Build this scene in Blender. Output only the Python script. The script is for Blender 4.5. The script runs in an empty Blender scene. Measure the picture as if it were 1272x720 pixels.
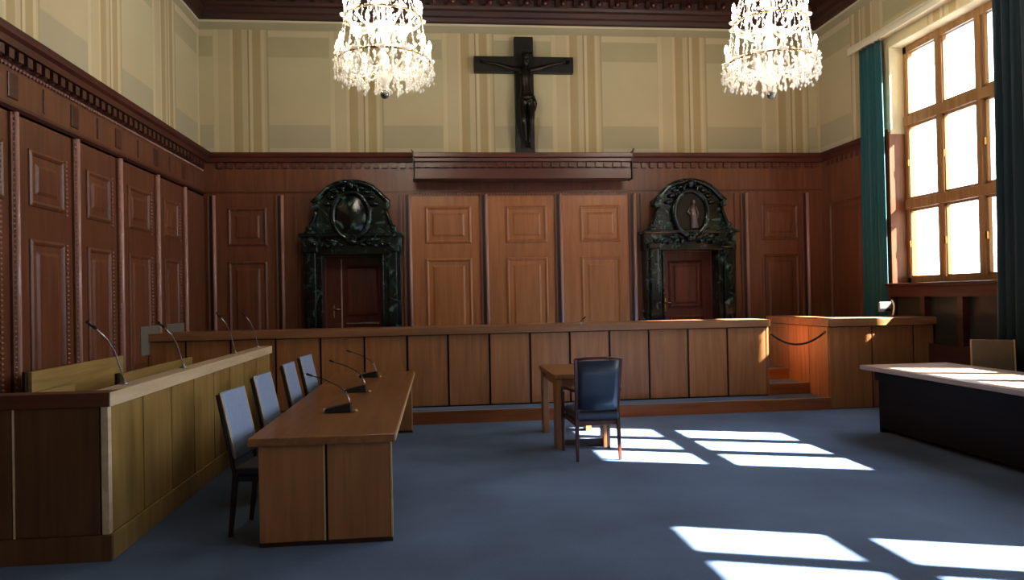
import bpy, bmesh, math, random
from mathutils import Vector, Matrix
random.seed(6)
PI = math.pi
COL = bpy.context.scene.collection

# ------------------------------------------------------------------ helpers
def lin(h):
    h = h.lstrip('#'); v = []
    for i in (0, 2, 4):
        c = int(h[i:i+2], 16) / 255
        v.append(c/12.92 if c <= .04045 else ((c+.055)/1.055)**2.4)
    return (*v, 1)

class MB:
    def __init__(s): s.v = []; s.f = []; s.sm = []
    def add(s, vs, fs, smooth=False):
        n = len(s.v); s.v += [tuple(p) for p in vs]
        for f in fs: s.f.append([n+i for i in f]); s.sm.append(smooth)
        return s
    def box(s, x0, x1, y0, y1, z0, z1, M=None):
        x0, x1 = min(x0, x1), max(x0, x1); y0, y1 = min(y0, y1), max(y0, y1); z0, z1 = min(z0, z1), max(z0, z1)
        vs = [Vector(p) for p in ((x0,y0,z0),(x1,y0,z0),(x1,y1,z0),(x0,y1,z0),(x0,y0,z1),(x1,y0,z1),(x1,y1,z1),(x0,y1,z1))]
        if M: vs = [M @ p for p in vs]
        return s.add(vs, [(0,3,2,1),(4,5,6,7),(0,1,5,4),(1,2,6,5),(2,3,7,6),(3,0,4,7)])
    def bar(s, a, b, w, d, w2=None, d2=None):      # tapered rectangular bar from a to b
        a, b = Vector(a), Vector(b); w2 = w2 or w; d2 = d2 or d
        z = (b-a).normalized(); x = Vector((1,0,0)) if abs(z.x) < .9 else Vector((0,1,0))
        x = (x - z*x.dot(z)).normalized(); y = z.cross(x)
        vs = [a + x*w/2*i + y*d/2*j for i, j in ((-1,-1),(1,-1),(1,1),(-1,1))] + [b + x*w2/2*i + y*d2/2*j for i, j in ((-1,-1),(1,-1),(1,1),(-1,1))]
        return s.add(vs, [(0,3,2,1),(4,5,6,7),(0,1,5,4),(1,2,6,5),(2,3,7,6),(3,0,4,7)])
    def tube(s, pts, r, n=8):
        pts = [Vector(p) for p in pts]; rs = r if isinstance(r, (list, tuple)) else [r]*len(pts)
        vs = []; ref = None
        for i, p in enumerate(pts):
            t = (pts[min(i+1, len(pts)-1)] - pts[max(i-1, 0)]).normalized()
            if ref is None: ref = Vector((0,0,1)) if abs(t.z) < .9 else Vector((1,0,0))
            x = (ref - t*ref.dot(t)).normalized(); y = t.cross(x); ref = x
            vs += [p + (x*math.cos(2*PI*k/n) + y*math.sin(2*PI*k/n))*rs[i] for k in range(n)]
        fs = [(i*n+k, i*n+(k+1)%n, (i+1)*n+(k+1)%n, (i+1)*n+k) for i in range(len(pts)-1) for k in range(n)]
        s.add(vs, fs, True)
        m = len(s.v) - len(vs)
        s.f.append([m+k for k in range(n)][::-1]); s.sm.append(False)
        s.f.append([m+(len(pts)-1)*n+k for k in range(n)]); s.sm.append(False)
        return s
    def lathe(s, prof, c=(0,0,0), n=16):           # prof [(r, z)]
        vs = [(c[0]+r*math.cos(2*PI*k/n), c[1]+r*math.sin(2*PI*k/n), c[2]+z) for r, z in prof for k in range(n)]
        fs = [(i*n+k, i*n+(k+1)%n, (i+1)*n+(k+1)%n, (i+1)*n+k) for i in range(len(prof)-1) for k in range(n)]
        return s.add(vs, fs, True)
    def ball(s, c, rx, ry=None, rz=None, n=10, m=6):
        ry = ry or rx; rz = rz or rx
        vs = [(c[0]+rx*math.sin(PI*j/m)*math.cos(2*PI*k/n), c[1]+ry*math.sin(PI*j/m)*math.sin(2*PI*k/n), c[2]+rz*math.cos(PI*j/m)) for j in range(m+1) for k in range(n)]
        fs = [(j*n+k, (j+1)*n+k, (j+1)*n+(k+1)%n, j*n+(k+1)%n) for j in range(m) for k in range(n)]
        return s.add(vs, fs, True)
    def octa(s, c, r, rz=None):
        rz = rz or r; x, y, z = c
        return s.add([(x+r,y,z),(x,y+r,z),(x-r,y,z),(x,y-r,z),(x,y,z+rz),(x,y,z-rz)], [(0,1,4),(1,2,4),(2,3,4),(3,0,4),(1,0,5),(2,1,5),(3,2,5),(0,3,5)])
    def prism(s, poly, y0, y1):                    # polygon in x,z pushed from y0 (front) to y1
        n = len(poly)
        vs = [(x, y0, z) for x, z in poly] + [(x, y1, z) for x, z in poly]
        return s.add(vs, [tuple(range(n))[::-1], tuple(range(n, 2*n))] + [(i, (i+1)%n, n+(i+1)%n, n+i) for i in range(n)])
    def rings(s, P, u0, u1, v0, v1, lv):           # concentric rectangles, lv [(inset, height)], P maps (u,v,h)
        vs = []
        for i, h in lv: vs += [P(u0+i, v0+i, h), P(u1-i, v0+i, h), P(u1-i, v1-i, h), P(u0+i, v1-i, h)]
        fs = [(4*k+j, 4*k+(j+1)%4, 4*k+4+(j+1)%4, 4*k+4+j) for k in range(len(lv)-1) for j in range(4)]
        k = 4*(len(lv)-1); fs.append((k, k+1, k+2, k+3))
        return s.add(vs, fs)
    def build(s, name, m, parent=None, bev=0, loc=None):
        me = bpy.data.meshes.new(name); me.from_pydata([tuple(p) for p in s.v], [], s.f)
        for p, q in zip(me.polygons, s.sm): p.use_smooth = q
        bm = bmesh.new(); bm.from_mesh(me); bmesh.ops.recalc_face_normals(bm, faces=bm.faces); bm.to_mesh(me); bm.free()
        me.materials.append(m)
        o = bpy.data.objects.new(name, me); COL.objects.link(o)
        if parent: o.parent = parent
        if loc: o.location = loc
        if bev:
            b = o.modifiers.new('bevel', 'BEVEL'); b.width = bev; b.segments = 2; b.limit_method = 'ANGLE'; b.angle_limit = .6
            b.harden_normals = False
        return o

def tag(o, label, cat, group=None):
    o['label'] = label; o['category'] = cat
    if group: o['group'] = group
    return o
def thing(name, label, cat, loc=(0,0,0), rz=0, group=None):
    o = bpy.data.objects.new(name, None); COL.objects.link(o); o.location = loc; o.rotation_euler = (0,0,rz)
    return tag(o, label, cat, group)
def struct(o): o['kind'] = 'structure'; return o
def dup(o, parent=None):
    c = o.copy(); COL.objects.link(c)
    if parent: c.parent = parent
    for ch in list(o.children): dup(ch, c)
    return c

# ------------------------------------------------------------------ materials
def base_mat(name):
    m = bpy.data.materials.new(name); m.use_nodes = True
    n = m.node_tree.nodes; l = m.node_tree.links
    return m, n, l, n['Principled BSDF']
def plain(name, col, rough=.5, metal=0, spec=.5, noise=0, scale=20, bump=0):
    m, n, l, b = base_mat(name); c = lin(col)
    b.inputs['Base Color'].default_value = c; b.inputs['Roughness'].default_value = rough
    b.inputs['Metallic'].default_value = metal; b.inputs['Specular IOR Level'].default_value = spec
    if noise or bump:
        tc = n.new('ShaderNodeTexCoord'); t = n.new('ShaderNodeTexNoise'); t.inputs['Scale'].default_value = scale; t.inputs['Detail'].default_value = 5
        l.new(tc.outputs['Object'], t.inputs['Vector'])
        if noise:
            r = n.new('ShaderNodeValToRGB'); e = r.color_ramp.elements
            e[0].position = .3; e[0].color = tuple(x*(1-noise) for x in c[:3]) + (1,); e[1].position = .7; e[1].color = tuple(min(1, x*(1+noise)) for x in c[:3]) + (1,)
            l.new(t.outputs['Fac'], r.inputs['Fac']); l.new(r.outputs['Color'], b.inputs['Base Color'])
        if bump:
            bp = n.new('ShaderNodeBump'); bp.inputs['Strength'].default_value = bump; bp.inputs['Distance'].default_value = .01
            l.new(t.outputs['Fac'], bp.inputs['Height']); l.new(bp.outputs['Normal'], b.inputs['Normal'])
    return m
def wood(name, dark, light, axis='z', rough=.38, vary=.14, coat=.0):
    m, n, l, b = base_mat(name)
    tc = n.new('ShaderNodeTexCoord'); mp = n.new('ShaderNodeMapping')
    sc = {'x': (.7, 9, 9), 'y': (9, .7, 9), 'z': (9, 9, .7)}[axis]; mp.inputs['Scale'].default_value = sc
    oi = n.new('ShaderNodeObjectInfo'); ad = n.new('ShaderNodeVectorMath'); ad.operation = 'MULTIPLY_ADD'
    cb = n.new('ShaderNodeCombineXYZ'); l.new(oi.outputs['Random'], cb.inputs[0]); l.new(oi.outputs['Random'], cb.inputs[1]); l.new(oi.outputs['Random'], cb.inputs[2])
    l.new(cb.outputs[0], ad.inputs[0]); ad.inputs[1].default_value = (7, 5, 3); l.new(tc.outputs['Object'], ad.inputs[2])
    l.new(ad.outputs[0], mp.inputs['Vector'])
    t = n.new('ShaderNodeTexNoise'); t.inputs['Scale'].default_value = 1.6; t.inputs['Detail'].default_value = 7; t.inputs['Distortion'].default_value = .5
    l.new(mp.outputs[0], t.inputs['Vector'])
    r = n.new('ShaderNodeValToRGB'); e = r.color_ramp.elements; e[0].position = .3; e[0].color = lin(dark); e[1].position = .72; e[1].color = lin(light)
    l.new(t.outputs['Fac'], r.inputs['Fac'])
    hs = n.new('ShaderNodeHueSaturation'); mr = n.new('ShaderNodeMapRange'); mr.inputs['To Min'].default_value = 1-vary; mr.inputs['To Max'].default_value = 1+vary
    l.new(oi.outputs['Random'], mr.inputs['Value']); l.new(mr.outputs[0], hs.inputs['Value']); l.new(r.outputs['Color'], hs.inputs['Color'])
    l.new(hs.outputs[0], b.inputs['Base Color']); b.inputs['Roughness'].default_value = rough
    b.inputs['Coat Weight'].default_value = coat; b.inputs['Coat Roughness'].default_value = .2
    return m
def marble(name):
    m, n, l, b = base_mat(name)
    tc = n.new('ShaderNodeTexCoord'); t = n.new('ShaderNodeTexNoise'); t.inputs['Scale'].default_value = 4.5; t.inputs['Detail'].default_value = 9; t.inputs['Distortion'].default_value = 1.6
    l.new(tc.outputs['Object'], t.inputs['Vector'])
    r = n.new('ShaderNodeValToRGB'); e = r.color_ramp.elements; e[0].position = .38; e[0].color = lin('#050a09'); e[1].position = .72; e[1].color = lin('#5d7a70')
    x = r.color_ramp.elements.new(.52); x.color = lin('#0c1714'); x = r.color_ramp.elements.new(.60); x.color = lin('#1b2f2a')
    l.new(t.outputs['Fac'], r.inputs['Fac']); l.new(r.outputs[0], b.inputs['Base Color']); b.inputs['Roughness'].default_value = .16
    return m
def painted_plaster(name, axis, origin, period):
    """cream wall painted with flat grey and ochre mock panelling: stripes along the wall, bands up the wall"""
    m, n, l, b = base_mat(name)
    tc = n.new('ShaderNodeTexCoord'); sp = n.new('ShaderNodeSeparateXYZ'); l.new(tc.outputs['Object'], sp.inputs[0])
    def math_(op, a, bb=None):
        q = n.new('ShaderNodeMath'); q.operation = op
        for i, v in enumerate((a, bb)):
            if v is None: continue
            if isinstance(v, (int, float)): q.inputs[i].default_value = v
            else: l.new(v, q.inputs[i])
        return q.outputs[0]
    u = math_('WRAP', math_('DIVIDE', math_('SUBTRACT', sp.outputs[axis], origin), period)); 
    u.node.inputs[1].default_value = 1.0; u.node.inputs[2].default_value = 0.0
    def ramp(fac, st):
        r = n.new('ShaderNodeValToRGB'); r.color_ramp.interpolation = 'LINEAR'; e = r.color_ramp.elements
        e[0].position = st[0][0]; e[0].color = lin(st[0][1]); e[1].position = st[-1][0]; e[1].color = lin(st[-1][1])
        for p, c in st[1:-1]: k = e.new(p); k.color = lin(c)
        l.new(fac, r.inputs['Fac']); return r.outputs['Color']
    A, B_, Cc, D_ = '#c6b489', '#b2a070', '#b69a68', '#cfc095'
    side = [(0, A), (.10, A), (.105, D_), (.125, D_), (.13, Cc), (.20, B_), (.205, A), (.25, A), (.252, '#9c8352'), (.262, '#9c8352'), (.266, D_), (.29, D_), (.295, B_), (.36, Cc), (.365, A), (.375, D_), (.39, D_), (.395, A)]
    # panel zone from .395 to 1
    side += [(.41, A), (.415, B_), (.43, B_), (.435, A), (.96, A), (.965, D_), (1, D_)]
    c1 = ramp(u, side)
    v = math_('DIVIDE', math_('SUBTRACT', sp.outputs[2], 4.2), 2.45)
    band = ramp(v, [(0, '#b8ad90'), (.07, '#c2b896'), (.075, '#b3a684'), (.235, '#b3a684'), (.245, A), (.72, '#c6bb90'), (.73, '#b6aa80'), (.87, '#b6aa80'), (.875, D_), (.915, D_), (.92, '#aba07c'), (1, '#b3a884')])
    inside = math_('MULTIPLY', math_('GREATER_THAN', u, .43), math_('LESS_THAN', u, .955))
    mx = n.new('ShaderNodeMix'); mx.data_type = 'RGBA'; l.new(inside, mx.inputs[0]); l.new(c1, mx.inputs[6]); l.new(band, mx.inputs[7])
    top = math_('GREATER_THAN', v, .92)
    m2 = n.new('ShaderNodeMix'); m2.data_type = 'RGBA'; l.new(top, m2.inputs[0]); l.new(mx.outputs[2], m2.inputs[6]); l.new(band, m2.inputs[7])
    # slight blotches
    t = n.new('ShaderNodeTexNoise'); t.inputs['Scale'].default_value = 1.3; t.inputs['Detail'].default_value = 4; l.new(tc.outputs['Object'], t.inputs['Vector'])
    mr = n.new('ShaderNodeMapRange'); mr.inputs['To Min'].default_value = .9; mr.inputs['To Max'].default_value = 1.1; l.new(t.outputs['Fac'], mr.inputs['Value'])
    hs = n.new('ShaderNodeHueSaturation'); l.new(mr.outputs[0], hs.inputs['Value']); l.new(m2.outputs[2], hs.inputs['Color'])
    hs.inputs['Saturation'].default_value = PLSAT
    l.new(hs.outputs[0], b.inputs['Base Color']); b.inputs['Roughness'].default_value = .85
    return m
PLSAT = .95
W_RED   = wood('red_oak_wainscot', '#5c3320', '#78462b', 'z', .38)
W_MID   = wood('golden_oak_wainscot', '#965d36', '#b07244', 'z', .34, .05)  # wainscot wood of the centre bays, paler and more orange
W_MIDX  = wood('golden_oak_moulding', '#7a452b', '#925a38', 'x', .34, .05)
W_REDX  = wood('red_oak_moulding_x', '#4a241a', '#633123', 'x', .34)
W_REDY  = wood('red_oak_moulding_y', '#3a1c14', '#52281c', 'y', .4)
W_DARK  = wood('dark_groove_wood', '#24110b', '#3a1c12', 'z', .5)
W_CEIL  = wood('ceiling_wood', '#2c140d', '#471f15', 'x', .5)
W_OAKD  = wood('brown_oak', '#5c3c22', '#75502f', 'z', .4, .08)  # dock oak darkened for the end turned away from the windows
W_RAILSHADE = wood('brown_rail_oak', '#55301f', '#6b4029', 'x', .4, .05)  # end rail colour, with the shade of that side painted in
W_DOOR  = wood('door_wood', '#3d160f', '#652a1a', 'z', .35)
W_OAK   = wood('bench_oak', '#966037', '#b67b4a', 'z', .4, .1)
W_OAKX  = wood('bench_oak_x', '#85573a', '#a6734a', 'x', .33, .05)
W_OAKY  = wood('bench_oak_y', '#85573a', '#a6734a', 'y', .33, .05)
W_TABLE = wood('table_top_oak', '#85532f', '#a4703f', 'y', .3, .04)
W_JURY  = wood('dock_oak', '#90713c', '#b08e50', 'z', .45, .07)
W_JURYY = wood('dock_rail_oak', '#cdb08a', '#e4cba6', 'y', .45, .03)  # dock rail oak made pale; window light is part of the colour
W_SEAT  = wood('bench_seat_oak', '#957843', '#b99a5d', 'y', .45, .05)
W_STEP  = wood('step_front_oak', '#8c4a22', '#ab6230', 'x', .4, .05)
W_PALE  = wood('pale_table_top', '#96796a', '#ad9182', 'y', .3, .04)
W_TABLESHADE = wood('dark_table_wood', '#120b09', '#1c120e', 'y', .7, .05)  # same oak turned near black; the shade on the sides is in the colour
W_TABLESHADE.node_tree.nodes['Principled BSDF'].inputs['Specular IOR Level'].default_value = .15
W_CHAIR = wood('chair_wood', '#4a2417', '#6e3a26', 'z', .35, .08)
W_CHAIRD = wood('dark_chair_wood', '#1e100b', '#341c13', 'z', .4, .05)
W_CHAIRT= wood('tan_chair_wood', '#a0793f', '#c39a5a', 'z', .4, .06)
W_WIN   = wood('window_frame_wood', '#805a33', '#a67b49', 'z', .4, .05)  # frame wood lightened; bloom from the bright panes is in the colour
BLACKGAP = plain('seam_black', '#120c08', .8)
EDGE    = plain('pale_edge_strip', '#c9a878', .35)
PILEDGE = wood('pilaster_ridge_wood', '#a5796a', '#bd9384', 'z', .2, .04)  # pale ridge and bead wood; their glint is put into the colour
MARBLE  = marble('green_marble')
BRONZE  = plain('dark_bronze', '#2c2620', .32, .75)
CROSSW  = plain('black_stained_wood', '#171310', .5, 0, .4, .2, 12)
BRASS   = plain('brass', '#b9935a', .25, 1)
STEEL   = plain('steel', '#b8b8ba', .3, 1)
BLACKP  = plain('black_plastic', '#0e0e10', .35)
GREYP   = plain('grey_plastic', '#5c6264', .4)
WHITEP  = plain('white_plastic', '#e8e6e0', .35)
LEATHER = plain('blue_grey_leather', '#353f50', .36, 0, .6, .1, 30, .08)
LEATHERD= plain('dark_blue_leather', '#232b38', .4, 0, .5, .1, 30)
LEATHERP= plain('pale_blue_leather', '#8ea3c4', .38, 0, .5, .08, 30, .06)  # pale pad leather; reflection of the windows is put into the colour
LEATHERT= plain('taupe_leather', '#6c5c48', .45, 0, .5, .1, 30, .06)
ROPE    = plain('black_rope', '#15100d', .7)
CREAM   = plain('cream_plaster', '#cfc4a0', .85, 0, .3, .05, 2)
SILLW   = plain('cream_paint', '#d9cfb0', .5)
EXT     = plain('exterior_sandstone', '#a99a80', .9, 0, .3, .1, 3)
PL_BACK = painted_plaster('painted_plaster_back', 0, -3.72, 1.985)
PL_SIDE = painted_plaster('painted_plaster_side', 1, 1.17, 1.985)
TILE    = plain('window_bay_panel', '#2c271f', .4)  # darkened infill; backlit shade below the windows is in the colour

def carpet():
    m, n, l, b = base_mat('blue_carpet')
    tc = n.new('ShaderNodeTexCoord'); t = n.new('ShaderNodeTexNoise'); t.inputs['Scale'].default_value = 90; t.inputs['Detail'].default_value = 3
    t2 = n.new('ShaderNodeTexNoise'); t2.inputs['Scale'].default_value = .9; t2.inputs['Detail'].default_value = 5
    l.new(tc.outputs['Object'], t.inputs['Vector']); l.new(tc.outputs['Object'], t2.inputs['Vector'])
    a = n.new('ShaderNodeMath'); a.operation = 'MULTIPLY_ADD'; l.new(t.outputs['Fac'], a.inputs[0]); a.inputs[1].default_value = .45; l.new(t2.outputs['Fac'], a.inputs[2])
    r = n.new('ShaderNodeValToRGB'); e = r.color_ramp.elements; e[0].position = .5; e[0].color = lin('#3d5373'); e[1].position = .95; e[1].color = lin('#5c779e')
    l.new(a.outputs[0], r.inputs['Fac']); l.new(r.outputs[0], b.inputs['Base Color']); b.inputs['Roughness'].default_value = .95
    b.inputs['Specular IOR Level'].default_value = .15; b.inputs['Sheen Weight'].default_value = .15
    bp = n.new('ShaderNodeBump'); bp.inputs['Strength'].default_value = .4; bp.inputs['Distance'].default_value = .004
    l.new(t.outputs['Fac'], bp.inputs['Height']); l.new(bp.outputs[0], b.inputs['Normal'])
    return m
CARPET = carpet()
def cloth(name, dark, light):
    m, n, l, b = base_mat(name)
    tc = n.new('ShaderNodeTexCoord'); t = n.new('ShaderNodeTexNoise'); t.inputs['Scale'].default_value = 60
    l.new(tc.outputs['Object'], t.inputs['Vector'])
    r = n.new('ShaderNodeValToRGB'); e = r.color_ramp.elements; e[0].color = lin(dark); e[1].color = lin(light); l.new(t.outputs['Fac'], r.inputs['Fac'])
    l.new(r.outputs[0], b.inputs['Base Color']); b.inputs['Roughness'].default_value = .8; b.inputs['Sheen Weight'].default_value = .3
    tr = n.new('ShaderNodeBsdfTranslucent'); l.new(r.outputs[0], tr.inputs['Color'])
    mx = n.new('ShaderNodeMixShader'); mx.inputs[0].default_value = .28
    l.new(b.outputs[0], mx.inputs[1]); l.new(tr.outputs[0], mx.inputs[2]); l.new(mx.outputs[0], n['Material Output'].inputs['Surface'])
    return m
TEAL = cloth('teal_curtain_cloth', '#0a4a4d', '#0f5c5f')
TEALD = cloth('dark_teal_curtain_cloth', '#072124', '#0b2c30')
def glass():
    m, n, l, b = base_mat('window_glass'); n.remove(b)
    t = n.new('ShaderNodeBsdfTransparent'); g = n.new('ShaderNodeBsdfGlossy'); g.inputs['Roughness'].default_value = .03
    mx = n.new('ShaderNodeMixShader'); mx.inputs[0].default_value = .04; l.new(t.outputs[0], mx.inputs[1]); l.new(g.outputs[0], mx.inputs[2])
    l.new(mx.outputs[0], n['Material Output'].inputs['Surface']); return m
GLASS = glass()
def crystal():
    m, n, l, b = base_mat('cut_crystal')
    b.inputs['Base Color'].default_value = (.95, .93, .88, 1); b.inputs['Roughness'].default_value = .08; b.inputs['Specular IOR Level'].default_value = 1
    tr = n.new('ShaderNodeBsdfTranslucent'); tr.inputs['Color'].default_value = (1, .96, .88, 1)
    t = n.new('ShaderNodeBsdfTransparent')
    m1 = n.new('ShaderNodeMixShader'); m1.inputs[0].default_value = .5; l.new(b.outputs[0], m1.inputs[1]); l.new(tr.outputs[0], m1.inputs[2])
    m2 = n.new('ShaderNodeMixShader'); m2.inputs[0].default_value = .3; l.new(m1.outputs[0], m2.inputs[1]); l.new(t.outputs[0], m2.inputs[2])
    l.new(m2.outputs[0], n['Material Output'].inputs['Surface']); return m
CRYSTAL = crystal()
def emit(name, col, s):
    m, n, l, b = base_mat(name); b.inputs['Base Color'].default_value = (1,1,1,1)
    b.inputs['Emission Color'].default_value = col; b.inputs['Emission Strength'].default_value = s; return m
BULB = emit('candle_bulb_glow', (1, .90, .74, 1), 120)

# ------------------------------------------------------------------ room shell
XL, XR, YB, YF = -4.04, 7.22, 13.1, -4.0
ZC = 6.65
struct(MB().box(XL-.3, XR+.5, YF-.3, YB+.3, -.2, 0).build('floor', CARPET))
# podium the judges' bench stands on, then the raised stage and the steps up to it
pod = struct(MB().box(-3.9, 5.56, 9.93, 10.52, 0, .15).build('floor_podium', CARPET))
MB().box(-3.9, 5.56, 9.90, 9.93, 0, .15).build('step_front', W_STEP, pod)
MB().box(-3.9, 5.56, 9.885, 9.94, .15, .172).build('step_nosing', W_OAKX, pod, .004)
st = struct(MB().box(-3.9, 4.9, 10.95, 12.94, 0, .47).box(4.9, 5.57, 11.17, 12.94, 0, .47).box(5.63, 7.2, 10.55, 12.94, 0, .47).build('floor_stage', CARPET))
s2 = struct(MB().box(4.9, 5.56, 10.52, 11.17, 0, .30).build('floor_step', CARPET))
MB().box(4.9, 5.56, 10.50, 10.53, .15, .30).build('riser', W_STEP, s2); MB().box(4.9, 5.56, 10.49, 10.56, .30, .318).build('nosing', W_OAKX, s2, .004)
MB().box(4.9, 5.56, 11.14, 11.17, .30, .455).build('riser', W_STEP, st); MB().box(4.9, 5.56, 11.13, 11.20, .455, .478).build('nosing', W_OAKX, st, .004)

def holes_wall(P, a0, a1, z0, z1, t0, t1, holes):
    """wall slab between depths t0,t1 along a, cut by rectangular holes; P(a,t,z) maps to world"""
    A = sorted({a0, a1, *[h[0] for h in holes], *[h[1] for h in holes]}); Z = sorted({z0, z1, *[h[2] for h in holes], *[h[3] for h in holes]})
    mb = MB()
    for i in range(len(A)-1):
        for j in range(len(Z)-1):
            am, zm = (A[i]+A[i+1])/2, (Z[j]+Z[j+1])/2
            if any(h[0] < am < h[1] and h[2] < zm < h[3] for h in holes): continue
            c = [P(a, t, z) for z in (Z[j], Z[j+1]) for t in (t0, t1) for a in (A[i], A[i+1])]
            mb.add(c, [(0,1,3,2),(4,6,7,5),(0,4,5,1),(2,3,7,6),(0,2,6,4),(1,5,7,3)])
    return mb
Bk = lambda u, v, h: (u, (12.944 if -1 < u < 3.5 else 12.95)-h, v)      # back wainscot plane
Lf = lambda u, v, h: (-3.95+h, u, v)      # left wainscot plane
Rt = lambda u, v, h: (7.2-h, u, v)        # right wainscot plane

DL, DR = -1.43, 4.53                      # portal centres
doorh = [(DL-.5, DL+.5, .47, 2.46), (DR-.5, DR+.5, .47, 2.46)]
wb = struct(holes_wall(lambda a, t, z: (a, t, z), XL-.3, XR+.5, 0, 7.2, 13.1, 13.5, doorh).build('wall_back', PL_BACK))
wl = struct(holes_wall(lambda a, t, z: (t, a, z), YF, 13.1, 0, 7.2, XL-.3, XL, [(5.75, 6.97, 0, 2.45)]).build('wall_left', PL_SIDE))
WIN = [(8.45, 10.88), (5.17, 7.30), (1.07, 3.20), (-3.03, -.90)]
wr = struct(holes_wall(lambda a, t, z: (t, a, z), YF, 13.1, 0, 7.2, XR, XR+.5, [(a, b, 1.79, 5.55) for a, b in WIN]).build('wall_right', PL_SIDE))
wf = struct(MB().box(XL-.3, XR+.5, YF-.3, YF, 0, 7.2).build('wall_front', CREAM))
wx = struct(MB().box(XR+.5, 10.0, 7.75, 8.45, 0, 8).box(9.0, 10.0, 8.45, 8.56, 0, 8).build('wall_exterior', EXT))  # unseen wall added to block sun through the far window

# ---- back wainscot
holes_wall(lambda a, t, z: (a, t, z), -3.96, 7.2, .0, 4.2, 12.95, 13.1, doorh).build('wood_panelling', W_RED, wb)
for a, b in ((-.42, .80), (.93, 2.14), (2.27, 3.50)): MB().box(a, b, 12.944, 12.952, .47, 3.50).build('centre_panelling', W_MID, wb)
RLV = [(0, 0), (.004, .016), (.03, .028), (.05, .018), (.06, .005), (.125, .005), (.16, .02), (.17, .02)]
for i, (a, b) in enumerate([(-3.56, -2.90), (-.19, .63), (1.24, 1.99), (2.59, 3.33), (6.0, 6.72)]):
    for z0, z1 in ((2.66, 3.32), (.75, 2.40)):
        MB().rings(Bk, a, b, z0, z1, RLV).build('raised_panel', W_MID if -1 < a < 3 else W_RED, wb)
for x in (-3.78, -2.64, -.45, .90, 2.24, 3.60, 5.72, 6.90):
    MB().box(x-.075, x-.03, 12.94, 12.955, .47, 3.52).build('pilaster_groove', W_DARK, wb)
    MB().box(x-.12, x-.085, 12.92, 12.95, .47, 3.52).build('pilaster_strip', W_RED, wb, .006)
    MB().tube([(x, 12.93, .47), (x, 12.93, 3.53)], .032, 10).build('pilaster_ridge', PILEDGE, wb)
# second strip beside portals
for x in (-.62, 5.5, 3.72, -2.42):
    MB().box(x-.02, x+.02, 12.92, 12.95, .47, 3.52).build('pilaster_strip', W_RED, wb, .006)

PROF = [(0,3.50),(.05,3.52),(.05,3.545),(.085,3.57),(.085,3.60),(.035,3.62),(.035,3.93),(.06,3.95),(.06,3.99),(.075,3.99),(.075,4.09),(.15,4.10),(.165,4.16),(.20,4.19),(.22,4.25),(.0,4.262)]
def cornice(P, a0, a1, prof, name, m, parent):
    mb = MB(); n = len(prof)
    vs = [P(a, z, o) for a in (a0, a1) for o, z in prof]
    mb.add(vs, [tuple(range(n))[::-1], tuple(range(n, 2*n))] + [(i, (i+1)%n, n+(i+1)%n, n+i) for i in range(n)])
    return mb.build(name, m, parent)
Bp = lambda a, z, o: (a, 13.03-o, z); Lp = lambda a, z, o: (-4.0+o, a, z); Rp = lambda a, z, o: (7.3-o+.03, a, z)
cornice(Bp, -3.98, 7.25, PROF, 'cornice', W_REDX, wb)
cornice(Lp, YF, 13.05, PROF, 'cornice', W_REDY, wl)
for a, b in ((10.95, 13.05), (7.38, 8.37), (3.28, 5.09), (-.82, .99)):
    cornice(Rp, a, b, PROF, 'cornice', W_REDY, wr)
def teeth(P, a0, a1, step, w, z0, z1, o0, o1):
    mb = MB(); a = a0
    while a < a1:
        c = [P(q, z, o) for z in (z0, z1) for o in (o0, o1) for q in (a, a+w)]
        mb.add(c, [(0,1,3,2),(4,6,7,5),(0,4,5,1),(2,3,7,6),(0,2,6,4),(1,5,7,3)]); a += step
    return mb
def beads(P, a0, a1, step, z, o, r):
    mb = MB(); a = a0
    while a < a1: mb.octa(P(a, z, o), r); a += step
    return mb
teeth(Bp, -3.7, 7.0, .155, .085, 3.995, 4.085, .07, .135).build('dentil_moulding', W_REDX, wb)
teeth(Lp, 4.0, 12.8, .155, .085, 3.995, 4.085, .07, .135).build('dentil_moulding', W_REDY, wl)
teeth(Rp, 10.98, 12.8, .155, .085, 3.995, 4.085, .07, .135).build('dentil_moulding', W_REDY, wr)
beads(Bp, -3.8, 7.1, .05, 3.95, .065, .016).build('bead_moulding', PILEDGE, wb)
beads(Lp, 5.0, 12.9, .06, 3.95, .07, .020).build('bead_moulding', PILEDGE, wl)
beads(Bp, -.4, 3.6, .05, 3.545, .085, .014).build('bead_moulding', PILEDGE, wb)
def frieze_block(P, a, w, parent, m):
    c = [P(q, z, o) for z in (3.655, 3.90) for o in (.03, .062) for q in (a-w/2, a+w/2)]
    o_ = MB().add(c, [(0,1,3,2),(4,6,7,5),(0,4,5,1),(2,3,7,6),(0,2,6,4),(1,5,7,3)]).build('frieze_block', m, parent, .008)
for x in (-3.72, -2.64, -1.9, -.55, .90, 2.24, 3.55, 5.72, 6.9): frieze_block(Bp, x, .17, wb, W_REDX)
for x in (-3.2, .2, 1.57, 2.9, 6.3): frieze_block(Bp, x, .03, wb, W_REDX)
LPY = [4.95, 6.15, 7.30, 8.48, 9.59, 10.82, 11.95]
for y in LPY: frieze_block(Lp, y, .17, wl, W_REDY)
for y in (6.7, 7.85, 9.03, 10.2, 11.35, 12.4): frieze_block(Lp, y, .03, wl, W_REDY)

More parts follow.
